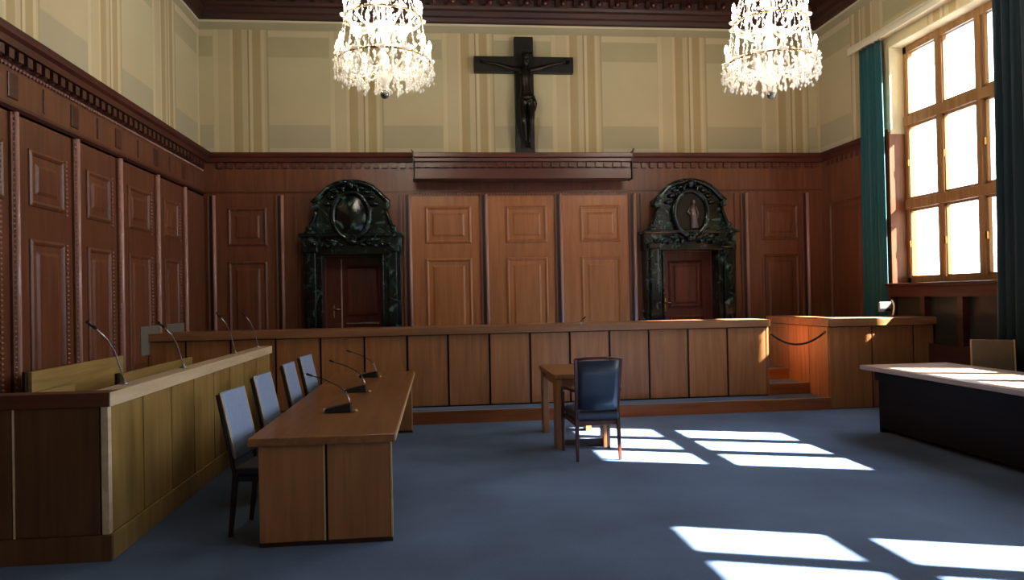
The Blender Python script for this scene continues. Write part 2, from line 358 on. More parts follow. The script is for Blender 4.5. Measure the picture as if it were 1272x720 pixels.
# ---- left wainscot
holes_wall(lambda a, t, z: (t, a, z), YF, 12.95, 0, 4.2, XL, -3.95, [(5.75, 6.97, 0, 2.45)]).build('wood_panelling', W_RED, wl)
for i, y in enumerate(LPY):
    MB().box(-3.955, -3.92, y-.085, y-.05, .1, 3.52).build('pilaster_strip', W_RED, wl, .006)
    MB().box(-3.955, -3.94, y-.05, y-.02, .1, 3.52).build('pilaster_groove', W_DARK, wl)
    MB().tube([(-3.925, y, .1), (-3.925, y, 3.53)], .03, 10).build('pilaster_ridge', PILEDGE, wl)
    mb = MB(); z = .6
    while z < 3.5: mb.octa((-3.925, y-.052, z), .019); z += .048
    mb.build('bead_strip', PILEDGE, wl)
    if i < len(LPY)-1 and y > 7:
        a, b = y+.24, LPY[i+1]-.27
        MB().rings(Lf, a, b, 2.68, 3.24, RLV).build('raised_panel', W_RED, wl)
        MB().rings(Lf, a, b, .75, 2.36, RLV).build('raised_panel', W_RED, wl)
        for z0, z1 in ((2.66, 3.24), (.75, 2.38)):
            mb = MB(); z = z0
            while z < z1: mb.octa((-3.935, b+.05, z), .016); z += .048
            mb.build('bead_strip', PILEDGE, wl)
MB().rings(Lf, 6.3, 7.12, 2.68, 3.24, RLV).build('raised_panel', W_RED, wl)
mb = MB(); z = .6
while z < 3.24: mb.octa((-3.935, 7.06, z), .016); z += .048
mb.build('bead_strip', PILEDGE, wl)
# pale panels low on the left wall
for y0, y1 in ((10.15, 10.75), (11.1, 11.8)):
    MB().box(-3.95, -3.915, y0, y1, 1.0, 1.395).build('grey_infill_panel', plain('grey_infill', '#7a7468', .4), wl, .01)
d3 = struct(MB().box(XL-.05, XL, 5.76, 6.96, 0, 2.44).build('door_3', W_DARK))
MB().rings(lambda u, v, h: (-4.04+h, u, v), 5.9, 6.8, .2, 2.3, [(0,0),(.03,.02),(.06,.004),(.1,.015)]).build('door_panel', W_DARK, d3)
MB().tube([(-3.99, 6.85, 1.05), (-3.97, 6.75, 1.05)], .012).build('handle', BRASS, d3)

# ---- right wainscot: on the piers and below the sills
for a, b in ((10.9, 12.95), (7.32, 8.43), (3.22, 5.15), (-.88, 1.05)):
    MB().box(7.2, XR+.002, a, b, 0, 4.2).build('wood_panelling', W_RED, wr)
    if a > 10: MB().rings(Rt, 11.6, 12.7, .9, 3.3, RLV).build('raised_panel', W_RED, wr)
    else: MB().rings(Rt, a+.12, b-.12, .9, 3.3, RLV).build('raised_panel', W_RED, wr)
for k, (a, b) in enumerate(WIN):
    mb = holes_wall(lambda q, t, z: (t, q, z), a, b, 0, 1.74, 7.1, XR+.01, [(a+.1+i*(b-a-.1)/3, a+i*(b-a-.1)/3+(b-a-.1)/3, .9, 1.58) for i in range(3)])
    mb.build('bay_panelling', W_REDY, wr)  # darker moulding wood here, standing in for backlit shade
    for i in range(3):
        MB().box(7.20, 7.215, a+.1+i*(b-a-.1)/3, a+i*(b-a-.1)/3+(b-a-.1)/3, .9, 1.58).build('bay_infill', TILE, wr)
    # reveal linings: wood below, cream plaster above
    for yy, s in ((b, -1), (a, 1)):
        MB().box(7.18, 7.47, yy, yy+s*.02, 1.79, 4.16).build('reveal_lining', W_RED, wr)
        MB().box(7.215, 7.47, yy, yy+s*.012, 4.16, 5.55).build('reveal_plaster', CREAM, wr)
    MB().box(7.215, 7.45, a, b, 5.535, 5.55).build('reveal_soffit', CREAM, wr)
    # pelmet board above each window
    MB().box(6.93, 7.22, a-.75, b+.68, 5.70, 5.745).box(6.93, 6.95, a-.75, b+.68, 5.62, 5.72).build('curtain_pelmet', SILLW, wr, .006)

# ---- windows
def make_window(idx, y0, y1):
    z0, z1 = 1.79, 5.55
    mb = MB()
    fr = .085
    for q0, q1, p0, p1 in ((y0, y1, z0, z0+fr), (y0, y1, z1-fr-.04, z1), (y0, y0+fr, z0, z1), (y1-fr, y1, z0, z1)):
        mb.box(7.45, 7.56, q0, q1, p0, p1)
    w = struct(mb.build('window_%d' % idx, W_WIN))
    n = 3; pit = (y1-y0-.0)/n
    cols = [y0+pit*i for i in range(n+1)]
    rows = [z0, 3.03, 4.35, z1-.01]
    for c in cols[1:-1]: MB().box(7.44, 7.57, c-.045, c+.045, z0, z1).build('mullion', W_WIN, w, .008)
    for r in rows[1:-1]: MB().box(7.43, 7.57, y0, y1, r-.075, r+.075).build('transom', W_WIN, w, .008)
    for i in range(n):
        for j in range(3):
            a, b, c, d = cols[i]+.06, cols[i+1]-.06, rows[j]+.08, rows[j+1]-.08
            s = .035
            f = MB().box(7.47, 7.52, a, b, c, c+s).box(7.47, 7.52, a, b, d-s, d).box(7.47, 7.52, a, a+s, c, d).box(7.47, 7.52, b-s, b, c, d).build('casement', W_WIN, w)
            MB().box(7.49, 7.496, a+s, b-s, c+s, d-s).build('pane', GLASS, f)
            if j < 2:
                MB().box(7.44, 7.475, b-s*.6-.01, b-s*.6+.015, (c+d)/2-.05, (c+d)/2+.05).build('latch', BRASS, f)
    MB().box(7.06, 7.46, y0-.0, y1+.0, 1.745, 1.79).build('window_sill', W_REDY, w, .008)
for i, (a, b) in enumerate(WIN): make_window(i+1, a, b)

# ---- ceiling with coffers
ce = struct(MB().box(XL-.3, XR+.5, YF-.3, YB+.3, 7.15, 7.3).build('ceiling', W_CEIL))
for k in range(9):
    x = XL + .9 + k*1.19
    MB().box(x-.09, x+.09, YF, YB, 6.98, 7.16).build('ceiling_beam', W_CEIL, ce, .01)
for k in range(13):
    y = YF + 1.1 + k*1.25
    MB().box(XL, XR, y-.09, y+.09, 6.98, 7.16).build('ceiling_beam', W_CEIL, ce, .01)
CP = [(0, 6.62), (.06, 6.64), (.09, 6.70), (.13, 6.72), (.15, 6.80), (.20, 6.82), (.22, 6.86), (.24, 6.98), (.42, 7.0), (.46, 7.06), (.50, 7.16), (0, 7.16)]
cornice(lambda a, z, o: (a, YB+.005-o, z), XL, XR, CP, 'ceiling_cornice', W_CEIL, ce)
cornice(lambda a, z, o: (a, YF-.005+o, z), XL, XR, CP, 'ceiling_cornice', W_CEIL, ce)
cornice(lambda a, z, o: (XL-.005+o, a, z), YF, YB, CP, 'ceiling_cornice', W_CEIL, ce)
cornice(lambda a, z, o: (XR+.005-o, a, z), YF, YB, CP, 'ceiling_cornice', W_CEIL, ce)
ros = MB()
for k in range(34):
    x = XL+.45+k*.33
    ros.lathe([(.0, 0), (.03, -.005), (.05, -.03), (.03, -.05), (.0, -.06)], (x, 0, 0), 8)
ros.v = [(x, 12.84 + z, 6.92 + y) for x, y, z in ros.v]
ros.build('rosette_moulding', W_REDX, ce)
teeth(lambda a, z, o: (a, YB-o, z), XL+.3, XR-.3, .33, .07, 6.87, 6.98, .22, .34).build('bracket_moulding', W_CEIL, ce)
# pale line where plaster meets the wood
MB().box(XL, XR, 13.085, 13.1, 6.585, 6.62).build('plaster_bead', SILLW, wb)
MB().box(XL, XL+.015, YF, 13.09, 6.585, 6.62).build('plaster_bead', SILLW, wl)
MB().box(XR-.015, XR, YF, 13.09, 6.585, 6.62).build('plaster_bead', SILLW, wr)

# ------------------------------------------------------------------ doors and marble portals
def make_door(idx, cx, y, panel_shift):
    d = struct(MB().box(cx-.5, cx+.5, y, y+.05, .47, 2.46).build('door_%d' % idx, W_DOOR))
    P = lambda u, v, h: (u, y-h, v)
    a, b = cx-.36, cx+.36
    if panel_shift:
        MB().rings(P, cx-.30, cx+.33, 1.42, 2.3, [(0,0),(.0,.02),(.03,.03),(.05,.004),(.09,.004),(.12,.018),(.14,.018)]).build('door_panel', W_DOOR, d)
        MB().rings(P, cx-.30, cx+.33, .65, 1.3, [(0,0),(.0,.02),(.03,.03),(.05,.004),(.09,.004),(.12,.018),(.14,.018)]).build('door_panel', W_DOOR, d)
    else:
        MB().box(cx-.245, cx-.225, y-.02, y, .5, 2.42).build('meeting_stile', PILEDGE, d)
        MB().rings(P, cx-.17, cx+.42, 1.42, 2.3, [(0,0),(.0,.02),(.03,.03),(.05,.004),(.09,.004)]).build('door_panel', W_DOOR, d)
        MB().rings(P, cx-.17, cx+.42, .65, 1.3, [(0,0),(.0,.02),(.03,.03),(.05,.004),(.09,.004)]).build('door_panel', W_DOOR, d)
    hx = cx-.38
    hb = MB().box(hx-.02, hx+.02, y-.012, y, 1.38, 1.62).build('lock_plate', BRASS, d, .004)
    MB().tube([(hx, y-.01, 1.53), (hx, y-.06, 1.53), (hx+.12, y-.065, 1.535)], .013).build('handle', BRASS, hb)
make_door(1, DL, 13.06, False); make_door(2, DR, 13.0, True)

def oval(mb, cx, y, cz, rx, rz, prof, n=28):
    """ring swept round an oval, prof [(scale offset, out)]"""
    m = len(prof); vs = []
    for k in range(n):
        a = 2*PI*k/n
        for o, h in prof: vs.append((cx+(rx+o)*math.cos(a), y-h, cz+(rz+o)*math.sin(a)))
    mb.add(vs, [(k*m+j, k*m+j+1, ((k+1)%n)*m+j+1, ((k+1)%n)*m+j) for k in range(n) for j in range(m-1)], True)
def make_portal(cx, label, figure):
    t = thing('marble_portal', label, 'door surround', (cx, 12.78, .47), 0, None)
    y = .0
    F = -.16
    S = .01409
    def pl(pts): return [(x*S, (366-yy)*S + 1.7 - .47) for x, yy in pts]
    for s in (-1, 1):
        # jamb: wide slab, slim front pilaster, inner moulding, base block
        j = MB().box(s*.50, s*.82, F+.03, .16, 0, 2.2).build('jamb', MARBLE, t, .01)
        MB().box(s*.60, s*.76, F-.03, F+.04, .25, 2.05).build('jamb_shaft', MARBLE, j, .02)
        MB().box(s*.50, s*.53, F-.01, F+.04, 0, 2.0).build('inner_moulding', MARBLE, j, .008)
        MB().box(s*.57, s*.80, F-.06, F+.04, 0, .25).build('base_block', MARBLE, j, .015)
        MB().box(s*.56, s*.80, F-.07, F+.04, 2.03, 2.14).build('capital', MARBLE, j, .02)
    MB().box(-.84, .84, F, .16, 2.0, 2.33).build('lintel', MARBLE, t, .01)
    MB().box(-.88, .88, F-.08, .16, 2.30, 2.36).build('lintel_cornice', MARBLE, t, .012)
    half = [(57,300),(57,288),(52,284),(48,276),(44,268),(41,260),(40,256),(45,252),(46,247),(40,242),(34,235),(27,229),(18,225),(8,222.5),(0,222)]
    poly = [(-x, y_) for x, y_ in half[:-1]] + [(0, 222)] + [(x, y_) for x, y_ in half[:-1]][::-1]
    pd = MB().prism(pl(poly), F+.02, .16).build('pediment', MARBLE, t, .012)
    for s in (-1, 1):
        arc = [(s*x*S, F-.02, (366-yy)*S+1.23) for x, yy in [(46,249),(39,243),(33,236.5),(26,230.5),(18,226.5),(8,224),(0,223.5)]]
        MB().tube(arc, [.045]*7, 8).build('arch_moulding', MARBLE, pd)
        sw = [(s*x*S, F-.01, (366-yy)*S+1.23) for x, yy in [(55,287),(50,281),(46,272),(42.5,263),(41,255)]]
        MB().tube(sw, [.035]*5, 8).build('side_scroll', MARBLE, pd)
        MB().tube([(s*.60, F-.05, 3.26-.47-.0+.03), (s*.60, F+.03, 3.29-.47)], .055, 12).build('volute', MARBLE, pd)
        MB().ball((s*.71, F-.01, 2.44), .06, .05, .06).build('corner_boss', MARBLE, pd)
    cz = 2.66
    mb = MB(); oval(mb, 0, F, cz, .31, .40, [(-.05, .0), (-.05, .05), (-.02, .085), (.02, .085), (.05, .05), (.05, 0)])
    mb.build('oval_frame', MARBLE, pd)
    mb = MB()
    vs = [(0, F-.02-.06*(figure is False), cz)]; n = 28; R = 4
    for r in range(1, R+1):
        q = r/R
        for k in range(n):
            a = 2*PI*k/n; vs.append((.28*q*math.cos(a), F-.02-(.06*(1-q*q) if not figure else .0), cz+.37*q*math.sin(a)))
    fs = [(0, 1+k, 1+(k+1)%n) for k in range(n)] + [(1+(r-1)*n+k, 1+r*n+k, 1+r*n+(k+1)%n, 1+(r-1)*n+(k+1)%n) for r in range(1, R) for k in range(n)]
    mb.add(vs, fs, True); mb.build('oval_shield', BRONZE if figure else MARBLE, pd)
    if figure:
        # small standing relief figure in a draped gown
        g = MB().tube([(.06, F-.03, cz-.27), (.05, F-.05, cz-.1), (.03, F-.06, cz+.04), (.04, F-.05, cz+.14)], [.075, .06, .05, .03], 8)
        g.ball((.045, F-.06, cz+.19), .032, .03, .042)
        g.tube([(.0, F-.05, cz+.11), (-.06, F-.06, cz+.02), (-.02, F-.07, cz-.03)], .018, 6).tube([(.08, F-.05, cz+.11), (.12, F-.05, cz+.0), (.11, F-.05, cz-.1)], .018, 6)
        g.build('relief_figure', plain('grey_bronze', '#6a6058', .35, .5), pd)
    # carved ornament round the oval
    orn = MB()
    for k in range(10):
        a = PI*(.12 + .76*k/9)
        orn.ball((.42*math.cos(a), F-.02, cz+.02+.49*math.sin(a)), .08, .035, .04, 8, 5)
    orn.build('leaf_border', MARBLE, pd)
    for s in (-1, 1):
        MB().tube([(s*.05, F-.04, cz+.50), (s*.13, F-.07, cz+.46), (s*.12, F-.05, cz+.38), (s*.05, F-.05, cz+.40)], [.02, .03, .025, .012], 7).build('scroll', MARBLE, pd)
        MB().tube([(s*.18, F-.03, cz-.46), (s*.34, F-.06, cz-.42), (s*.50, F-.04, cz-.40)], [.02, .035, .015], 7).build('garland', MARBLE, pd)
        for k in range(5): MB().ball((s*(.18+.11*k), F-.09, 2.16+.02*math.sin(k*2.1)), .05, .03, .035, 8, 5).build('lintel_boss', MARBLE, pd)
    MB().ball((0, F-.08, cz-.45), .10, .05, .06).build('oval_boss', MARBLE, pd)
    MB().ball((0, F-.06, cz+.52), .06, .05, .08).build('crest_boss', MARBLE, pd)
    return t
make_portal(DL, 'dark green marble door surround with plain oval shield, nearer the microphones of the dock', False)
make_portal(DR, 'dark green marble door surround whose oval holds a small figure, nearer the curtains', True)

# ------------------------------------------------------------------ projection housing at the cornice
ph = thing('wall_mounted_screen_housing', 'long wooden box with toothed moulding fixed along the cornice below the cross', 'screen housing', (1.54, 12.63, 3.73))
MB().box(-1.88, 1.88, -.18, .17, 0, .175).box(-1.88, 1.88, -.15, .17, .175, .30).build('housing_box', W_REDX, ph, .006)
cp_ = teeth(lambda a, z, o: (a, -.18-o, z), -1.86, 1.86, .155, .085, .195, .275, -.04, .03)
cp_.box(-1.86, 1.86, -.17, -.15, .195, .275)
cp_.build('dentil_strip', W_REDX, ph)
MB().box(-1.90, 1.90, -.24, .17, .36, .44).box(-1.89, 1.89, -.20, .17, .29, .36).build('top_moulding', W_REDX, ph, .01)
for s in (-1, 1): MB().box(s*1.89, s*1.91, -.21, .1, -.01, .47).build('end_bracket', W_DARK, ph)
MB().bar((1.90, -.18, .42), (1.93, -.18, .52), .03, .03).build('hook', W_DARK, ph); MB().bar((-1.90, -.18, .42), (-1.93, -.18, .50), .015, .015).build('hook', W_DARK, ph)

# ------------------------------------------------------------------ crucifix
cr = thing('wall_crucifix', 'tall dark wooden cross with a bronze figure on the painted plaster wall', 'crucifix', (1.63, 13.08, 4.262))
MB().box(-.17, .17, -.13, 0, 0, 2.10).build('upright_beam', CROSSW, cr, .008)
MB().box(-.90, -.17, -.125, -.005, 1.46, 1.745).box(.17, .90, -.125, -.005, 1.46, 1.745).build('cross_beam', CROSSW, cr, .008)
def skin(name, m, parent, verts, edges, radii, root=0, sub=2):
    me = bpy.data.meshes.new(name); me.from_pydata(verts, edges, []); me.materials.append(m)
    o = bpy.data.objects.new(name, me); COL.objects.link(o); o.parent = parent
    o.modifiers.new('skin', 'SKIN').use_smooth_shade = True
    me.skin_vertices or None
    for i, r in enumerate(radii): me.skin_vertices[0].data[i].radius = r if isinstance(r, tuple) else (r, r)
    me.skin_vertices[0].data[root].use_root = True
    s = o.modifiers.new('sub', 'SUBSURF'); s.levels = s.render_levels = sub
    return o
def ensure_skin(me):
    bm = bmesh.new(); bm.from_mesh(me); bm.verts.layers.skin.verify(); bm.to_mesh(me); bm.free()
def skin_body(name, m, parent, pts, edges, root):
    names = list(pts); V = [pts[k][:3] for k in names]; R = [pts[k][3] for k in names]
    me = bpy.data.meshes.new(name); me.from_pydata(V, [(names.index(a), names.index(b)) for a, b in edges], []); me.materials.append(m)
    ensure_skin(me)
    for i, r in enumerate(R): me.skin_vertices[0].data[i].radius = r if isinstance(r, tuple) else (r, r)
    for i in range(len(R)): me.skin_vertices[0].data[i].use_root = (names[i] == root)
    o = bpy.data.objects.new(name, me); COL.objects.link(o); o.parent = parent
    md = o.modifiers.new('skin', 'SKIN'); md.use_smooth_shade = True
    s = o.modifiers.new('sub', 'SUBSURF'); s.levels = s.render_levels = 2
    return o
Y0 = -.20
P = {
 'pelvis': (.03, Y0, .98, .10), 'waist': (.01, Y0-.01, 1.13, .088), 'chest': (-.0, Y0-.01, 1.33, .115), 'neck0': (0, Y0-.01, 1.50, .06), 'neck': (.01, Y0-.03, 1.56, .045),
 'head0': (.03, Y0-.06, 1.64, .075), 'head1': (.035, Y0-.07, 1.72, .08), 'head2': (.03, Y0-.06, 1.79, .055),
 'hipL': (-.06, Y0, .90, .082), 'hipR': (.11, Y0, .90, .082),
 'kneeL': (-.045, Y0-.10, .56, .052), 'kneeR': (.10, Y0-.08, .54, .052), 'calfL': (-.03, Y0-.05, .42, .048), 'calfR': (.085, Y0-.03, .40, .048),
 'ankL': (.0, Y0+.0, .22, .03), 'ankR': (.06, Y0+.02, .20, .03), 'toeL': (.0, Y0-.05, .10, .026), 'toeR': (.07, Y0-.03, .08, .026),
}
E_ = [('pelvis','waist'),('waist','chest'),('chest','neck0'),('neck0','neck'),('neck','head0'),('head0','head1'),('head1','head2'),('pelvis','hipL'),('pelvis','hipR'),
 ('hipL','kneeL'),('kneeL','calfL'),('calfL','ankL'),('ankL','toeL'),('hipR','kneeR'),('kneeR','calfR'),('calfR','ankR'),('ankR','toeR')]
for s, n_ in ((-1, 'L'), (1, 'R')):
    P['sh'+n_] = (s*.17, Y0, 1.48, .058); P['el'+n_] = (s*.43, Y0+.01, 1.56, .038); P['fo'+n_] = (s*.52, Y0+.01, 1.585, .034)
    P['wr'+n_] = (s*.69, Y0+.02, 1.62, .022); P['pa'+n_] = (s*.75, Y0+.02, 1.63, (.03, .016))
    E_ += [('neck0', 'sh'+n_), ('sh'+n_, 'el'+n_), ('el'+n_, 'fo'+n_), ('fo'+n_, 'wr'+n_), ('wr'+n_, 'pa'+n_)]
fig = skin_body('carved_figure', BRONZE, cr, P, E_, 'pelvis')
fig['label'] = 'dark bronze figure with outstretched arms'
hd = MB()
for s in (-1, 1):                        # fingers and thumbs on each hand
    hd = MB()
    for k, ln in enumerate((.055, .065, .06, .045)):
        z0 = 1.655-.017*k; hd.tube([(s*.765, Y0+.02, z0), (s*(.765+ln*.6), Y0, z0-.002), (s*(.765+ln), Y0-.02, z0-.01)], [.0085, .008, .006], 6)
    hd.tube([(s*.735, Y0, 1.655), (s*.755, Y0-.02, 1.68), (s*.78, Y0-.03, 1.69)], [.010, .009, .007], 6)
    hd.build('hand', BRONZE, fig)
MB().tube([(-.09, Y0-.02, .99), (0, Y0-.09, .96), (.13, Y0-.06, 1.0)], [.05, .06, .05], 8).tube([(.13, Y0-.05, 1.0), (.17, Y0-.03, .86), (.16, Y0-.02, .74)], [.035, .045, .02], 8).build('loincloth', BRONZE, cr)
f_ = MB().octa((.035, Y0-.155, 1.68), .014, .022)      # nose, brow, beard, crown
f_.tube([(.0, Y0-.145, 1.71), (.07, Y0-.145, 1.71)], .009, 6).ball((.035, Y0-.125, 1.615), .035, .03, .045)
f_.tube([(.035+.088*math.cos(2*PI*k/12), Y0-.06+.088*math.sin(2*PI*k/12), 1.755+.008*(k%2)) for k in range(13)], .012, 6)
f_.build('face_and_hair', BRONZE, fig)

# ------------------------------------------------------------------ chandeliers
def make_chandelier():
    t = thing('crystal_chandelier', '', 'chandelier', (0, 0, 0))
    Z = 4.06
    prof = [(.0, 0), (.03, .005), (.05, .035), (.045, .065), (.02, .09), (.012, .12), (.02, .15), (.07, .19), (.10, .26), (.06, .33), (.025, .38), (.02, .55), (.05, .6), (.085, .66), (.05, .75), (.022, .8), (.02, 1.05), (.05, 1.1), (.07, 1.17), (.03, 1.25), (.018, 1.3), (.018, 1.6), (.05, 1.66), (.03, 1.74), (.015, 1.8), (.015, 2.2), (.02, 3.05)]
    MB().lathe([(r, z) for r, z in prof], (0, 0, 0), 16).build('stem', CRYSTAL, t)
    MB().ball((0, 0, .04), .052, .052, .052, 14, 8).build('bottom_ball', GLASSBALL, t)
    MB().lathe([(0, 3.09), (.10, 3.09), (.12, 3.05), (.06, 2.97), (.02, 2.94)], (0, 0, 0), 20).build('ceiling_rose', BRASS, t)
    def ring(r, z):
        MB().tube([(r*math.cos(2*PI*k/32), r*math.sin(2*PI*k/32), z) for k in range(33)], .012, 6).build('ring', BRASS, t)
    tiers = [(12, .53, .42, 0), (10, .44, .92, .2), (8, .30, 1.40, .1)]
    for n, R, z, ph_ in tiers:
        arm0 = None
        for k in range(n):
            a = 2*PI*k/n + ph_
            if arm0 is None:
                pts = [(.03, 0, z-.02), (R*.3, 0, z-.10), (R*.6, 0, z-.13), (R*.85, 0, z-.08), (R, 0, z)]
                arm0 = MB().tube(pts, .012, 6).build('arm', CRYSTAL, t)
                MB().lathe([(.012, z-.01), (.055, z+.0), (.065, z+.02), (.05, z+.012), (.0, z+.01)], (R, 0, 0), 12).build('drip_dish', CRYSTAL, arm0)
                MB().lathe([(.0, z+.01), (.017, z+.01), (.017, z+.14), (.0, z+.14)], (R, 0, 0), 10).build('candle_sleeve', WHITEP, arm0)
                MB().lathe([(.0, z+.14), (.018, z+.15), (.024, z+.18), (.018, z+.215), (.006, z+.25), (0, z+.255)], (R, 0, 0), 10).build('candle_bulb', BULB, arm0)
                arm0.rotation_euler = (0, 0, a)
            else:
                c = dup(arm0, t); c.rotation_euler = (0, 0, a)
    ring(.53, .42); ring(.44, .92); ring(.30, 1.40)
    def strand(r0, z0, r1, z1, n, a, sag=.0, drop=True, big=.02):
        mb = MB()
        for i in range(n+1):
            q = i/n; r = r0+(r1-r0)*q; z = z0+(z1-z0)*q - sag*math.sin(PI*q)
            mb.octa((r, 0, z), .011+.003*(i%2), .014)
        mb.tube([(r0, 0, z0), ((r0+r1)/2, 0, (z0+z1)/2-sag), (r1, 0, z1), (r1, 0, z1-.04 if drop else z1-.005)], .003, 4)
        if drop:
            mb.octa((r1, 0, z1-.045), big, .042)
        return mb
    # strands between the tiers and short fringe drops under the lowest ring
    sets = [(20, .53, .44, .45, .92, 9, .06, False), (16, .44, .94, .31, 1.42, 9, .06, False), (16, .30, 1.44, .05, 2.05, 10, .10, False)]
    for n, r0, z0, r1, z1, c, sag, dr in sets:
        s0 = None
        for k in range(n):
            a = 2*PI*(k+.5)/n
            if s0 is None: s0 = strand(r0, z0, r1, z1, c, 0, sag, dr).build('crystal_strand', CRYSTAL, t); s0.rotation_euler = (0,0,a)
            else: d = dup(s0, t); d.rotation_euler = (0,0,a)
    for n, r, z, L, o in ((28, .56, .43, 4, .0), (22, .45, .38, 4, .1), (14, .30, .34, 5, .2)):
        s0 = []
        for k in range(n):
            a = 2*PI*k/n + o
            j = k % 3
            if len(s0) < 3:
                s = strand(r, z, r+.01, z-.03*(L+j-1), L+j-1, 0, 0, True, .022).build('crystal_drop', CRYSTAL, t); s0.append(s)
            else: s = dup(s0[j], t)
            s.rotation_euler = (0, 0, a)
    fr = MB()          # dense cluster of small prisms on the lowest tier
    for k in range(520):
        a = random.random()*2*PI; r = .57*math.sqrt(random.random())*.6+.24; z = .18+.36*random.random()*(.4+r)
        fr.octa((r*math.cos(a), r*math.sin(a), z), .013+.009*random.random(), .02+.014*random.random())
    for k in range(420):
        a = random.random()*2*PI; r = .14+.34*random.random(); z = .65+1.2*random.random()
        if r > .50-.16*(z-.65): continue
        fr.octa((r*math.cos(a), r*math.sin(a), z), .012+.008*random.random(), .02+.014*random.random())
    o = fr.build('crystal_cluster', CRYSTAL, t); o['kind'] = 'stuff'
    return t
def _ballglass():
    m, n, l, b = base_mat('solid_glass_ball'); b.inputs['Base Color'].default_value = (.25, .25, .22, 1); b.inputs['Roughness'].default_value = .03; b.inputs['Metallic'].default_value = .8; return m
GLASSBALL = _ballglass()
ch = make_chandelier(); ch.location = (-.565, 8.6, 4.05)
ch['label'] = 'lit crystal chandelier hanging above the long table with microphones'; ch['group'] = 'crystal chandeliers'
c2 = dup(ch); c2.location = (4.15, 8.6, 4.09); c2.rotation_euler = (0, 0, .35)
c2['label'] = 'lit crystal chandelier hanging toward the tall window and curtains'

# ------------------------------------------------------------------ judges' bench
jb = thing('judges_bench', 'long oak judges bench with flush panels in front of the two marble doorways', 'bench desk', (0, 10.42, .15))
SE = [-3.95, -3.451, -2.854, -2.249, -1.637, -1.033, -.435, .142, .732, 1.318, 1.898, 2.485, 3.072, 3.663, 4.265, 4.888]
MB().box(-3.93, 4.88, .03, .62, 0, 1.03).build('carcass', BLACKGAP, jb)
for a, b in zip(SE[:-1], SE[1:]):
    p_ = MB().box(a+.014, b-.014, 0, .03, .02, 1.02).build('front_panel', W_OAK, jb, .004)
    MB().box(b-.024, b-.014, -.004, .0, .02, 1.02).build('edge_strip', W_OAKX, p_)
MB().box(4.88, 4.90, 0, .62, 0, 1.03).build('end_panel', W_OAK, jb)
MB().box(-3.93, 4.91, -.05, .64, 1.03, 1.135).build('top_rail', W_OAKX, jb, .006)

sb = thing('side_bench', 'shorter oak bench across the stair gap below the window', 'bench desk', (5.57, 9.93, 0))
MB().box(.03, 1.62, .03, .57, 0, 1.18).box(.03, .4, .57, 1.9, 0, 1.18).build('carcass', BLACKGAP, sb)
for a, b in ((.0, .66), (.66, 1.3), (1.3, 1.62)):
    MB().box(a+.012, b-.012, 0, .03, .01, 1.17).build('front_panel', W_OAK, sb, .004)
for a, b, z0 in ((.02, .57, 0), (.57, 1.2, 0), (1.2, 1.9, 0)):
    MB().box(-.0, .03, a+.008, b-.008, z0+.01, 1.17).build('side_panel', W_OAK, sb, .004)
MB().box(-.03, 1.63, -.05, .60, 1.18, 1.29).box(-.03, .42, .60, 1.92, 1.18, 1.29).build('top_rail', W_OAKX, sb, .006)

# rope across the stair opening
pts = []
for i in range(17):
    q = i/16; pts.append((4.90+.64*q, 9.98+.38*(1-q), 1.10 - .17*4*q*(1-q) - .02*(1-q)))
rp = thing('barrier_rope', 'dark rope sagging across the gap between the two benches', 'rope', (4.9, 10.36, 1.1))
o = MB().tube([(x-4.9, y-10.36, z-1.1) for x, y, z in pts], .014, 8).build('rope', ROPE, rp)
MB().ball((.0, 0, -.02), .022).build('hook', BRASS, rp); MB().ball((.64, -.38, 0), .022).build('hook', BRASS, rp)

# small screen on the side bench
dm = thing('desk_monitor', 'small grey desk screen with white curved stand on the side bench', 'monitor', (6.66, 10.25, 1.292))
MB().box(-.11, .08, -.015, .015, .07, .22).build('screen', GREYP, dm, .008)
MB().box(-.10, .07, -.018, -.014, .08, .12).build('screen_base', BLACKP, dm)
MB().tube([(.10, 0, 0), (.115, 0, .05), (.13, 0, .12), (.125, 0, .18), (.10, 0, .235), (.085, 0, .24)], [.014,.014,.015,.014,.012,.01], 8).build('stand', WHITEP, dm)
MB().lathe([(0, 0), (.06, 0), (.05, .015), (0, .02)], (.08, 0, 0), 14).build('foot', BLACKP, dm)

# ------------------------------------------------------------------ dock (panelled box)
dk = thing('panelled_dock', 'panelled oak dock with pale rail running back from the near corner', 'dock', (-2.2, 5.12, 0))
MB().box(-1.72, -.03, .03, .10, .0, 1.02).box(-.10, -.03, .03, 4.73, 0, 1.02).build('carcass', BLACKGAP, dk)
JS = [0, .59, 1.17, 1.73, 2.32, 2.88, 3.45, 4.04, 4.73]
JS[0] = .045
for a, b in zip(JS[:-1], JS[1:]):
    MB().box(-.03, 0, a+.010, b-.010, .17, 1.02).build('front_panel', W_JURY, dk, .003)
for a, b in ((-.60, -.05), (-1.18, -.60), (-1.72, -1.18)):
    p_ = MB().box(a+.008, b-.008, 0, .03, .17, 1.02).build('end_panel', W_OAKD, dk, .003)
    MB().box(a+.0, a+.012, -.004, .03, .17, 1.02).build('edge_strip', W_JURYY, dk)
MB().box(-.045, .002, -.004, .05, .17, 1.02).build('corner_post', W_JURYY, dk, .003)
MB().box(-1.72, .025, -.03, .0, 0, .17).build('plinth', W_OAKD, dk, .004)
MB().box(0, .025, 0, 4.73, 0, .17).build('plinth', W_JURY, dk, .004)
MB().box(.018, .026, -.02, 4.76, 1.02, 1.115).build('rail_face', W_JURYY, dk, .002)  # thin pale facing that carries the painted window light
MB().box(-.14, .018, .14, 4.76, 1.02, 1.115).build('front_rail', W_JURYY, dk, .006)
MB().box(-1.72, .018, -.02, .14, 1.02, 1.115).build('end_rail', W_RAILSHADE, dk, .006)
MB().box(-.14, -.02, 4.73, 4.76, 0, 1.02).build('far_post', W_JURY, dk)

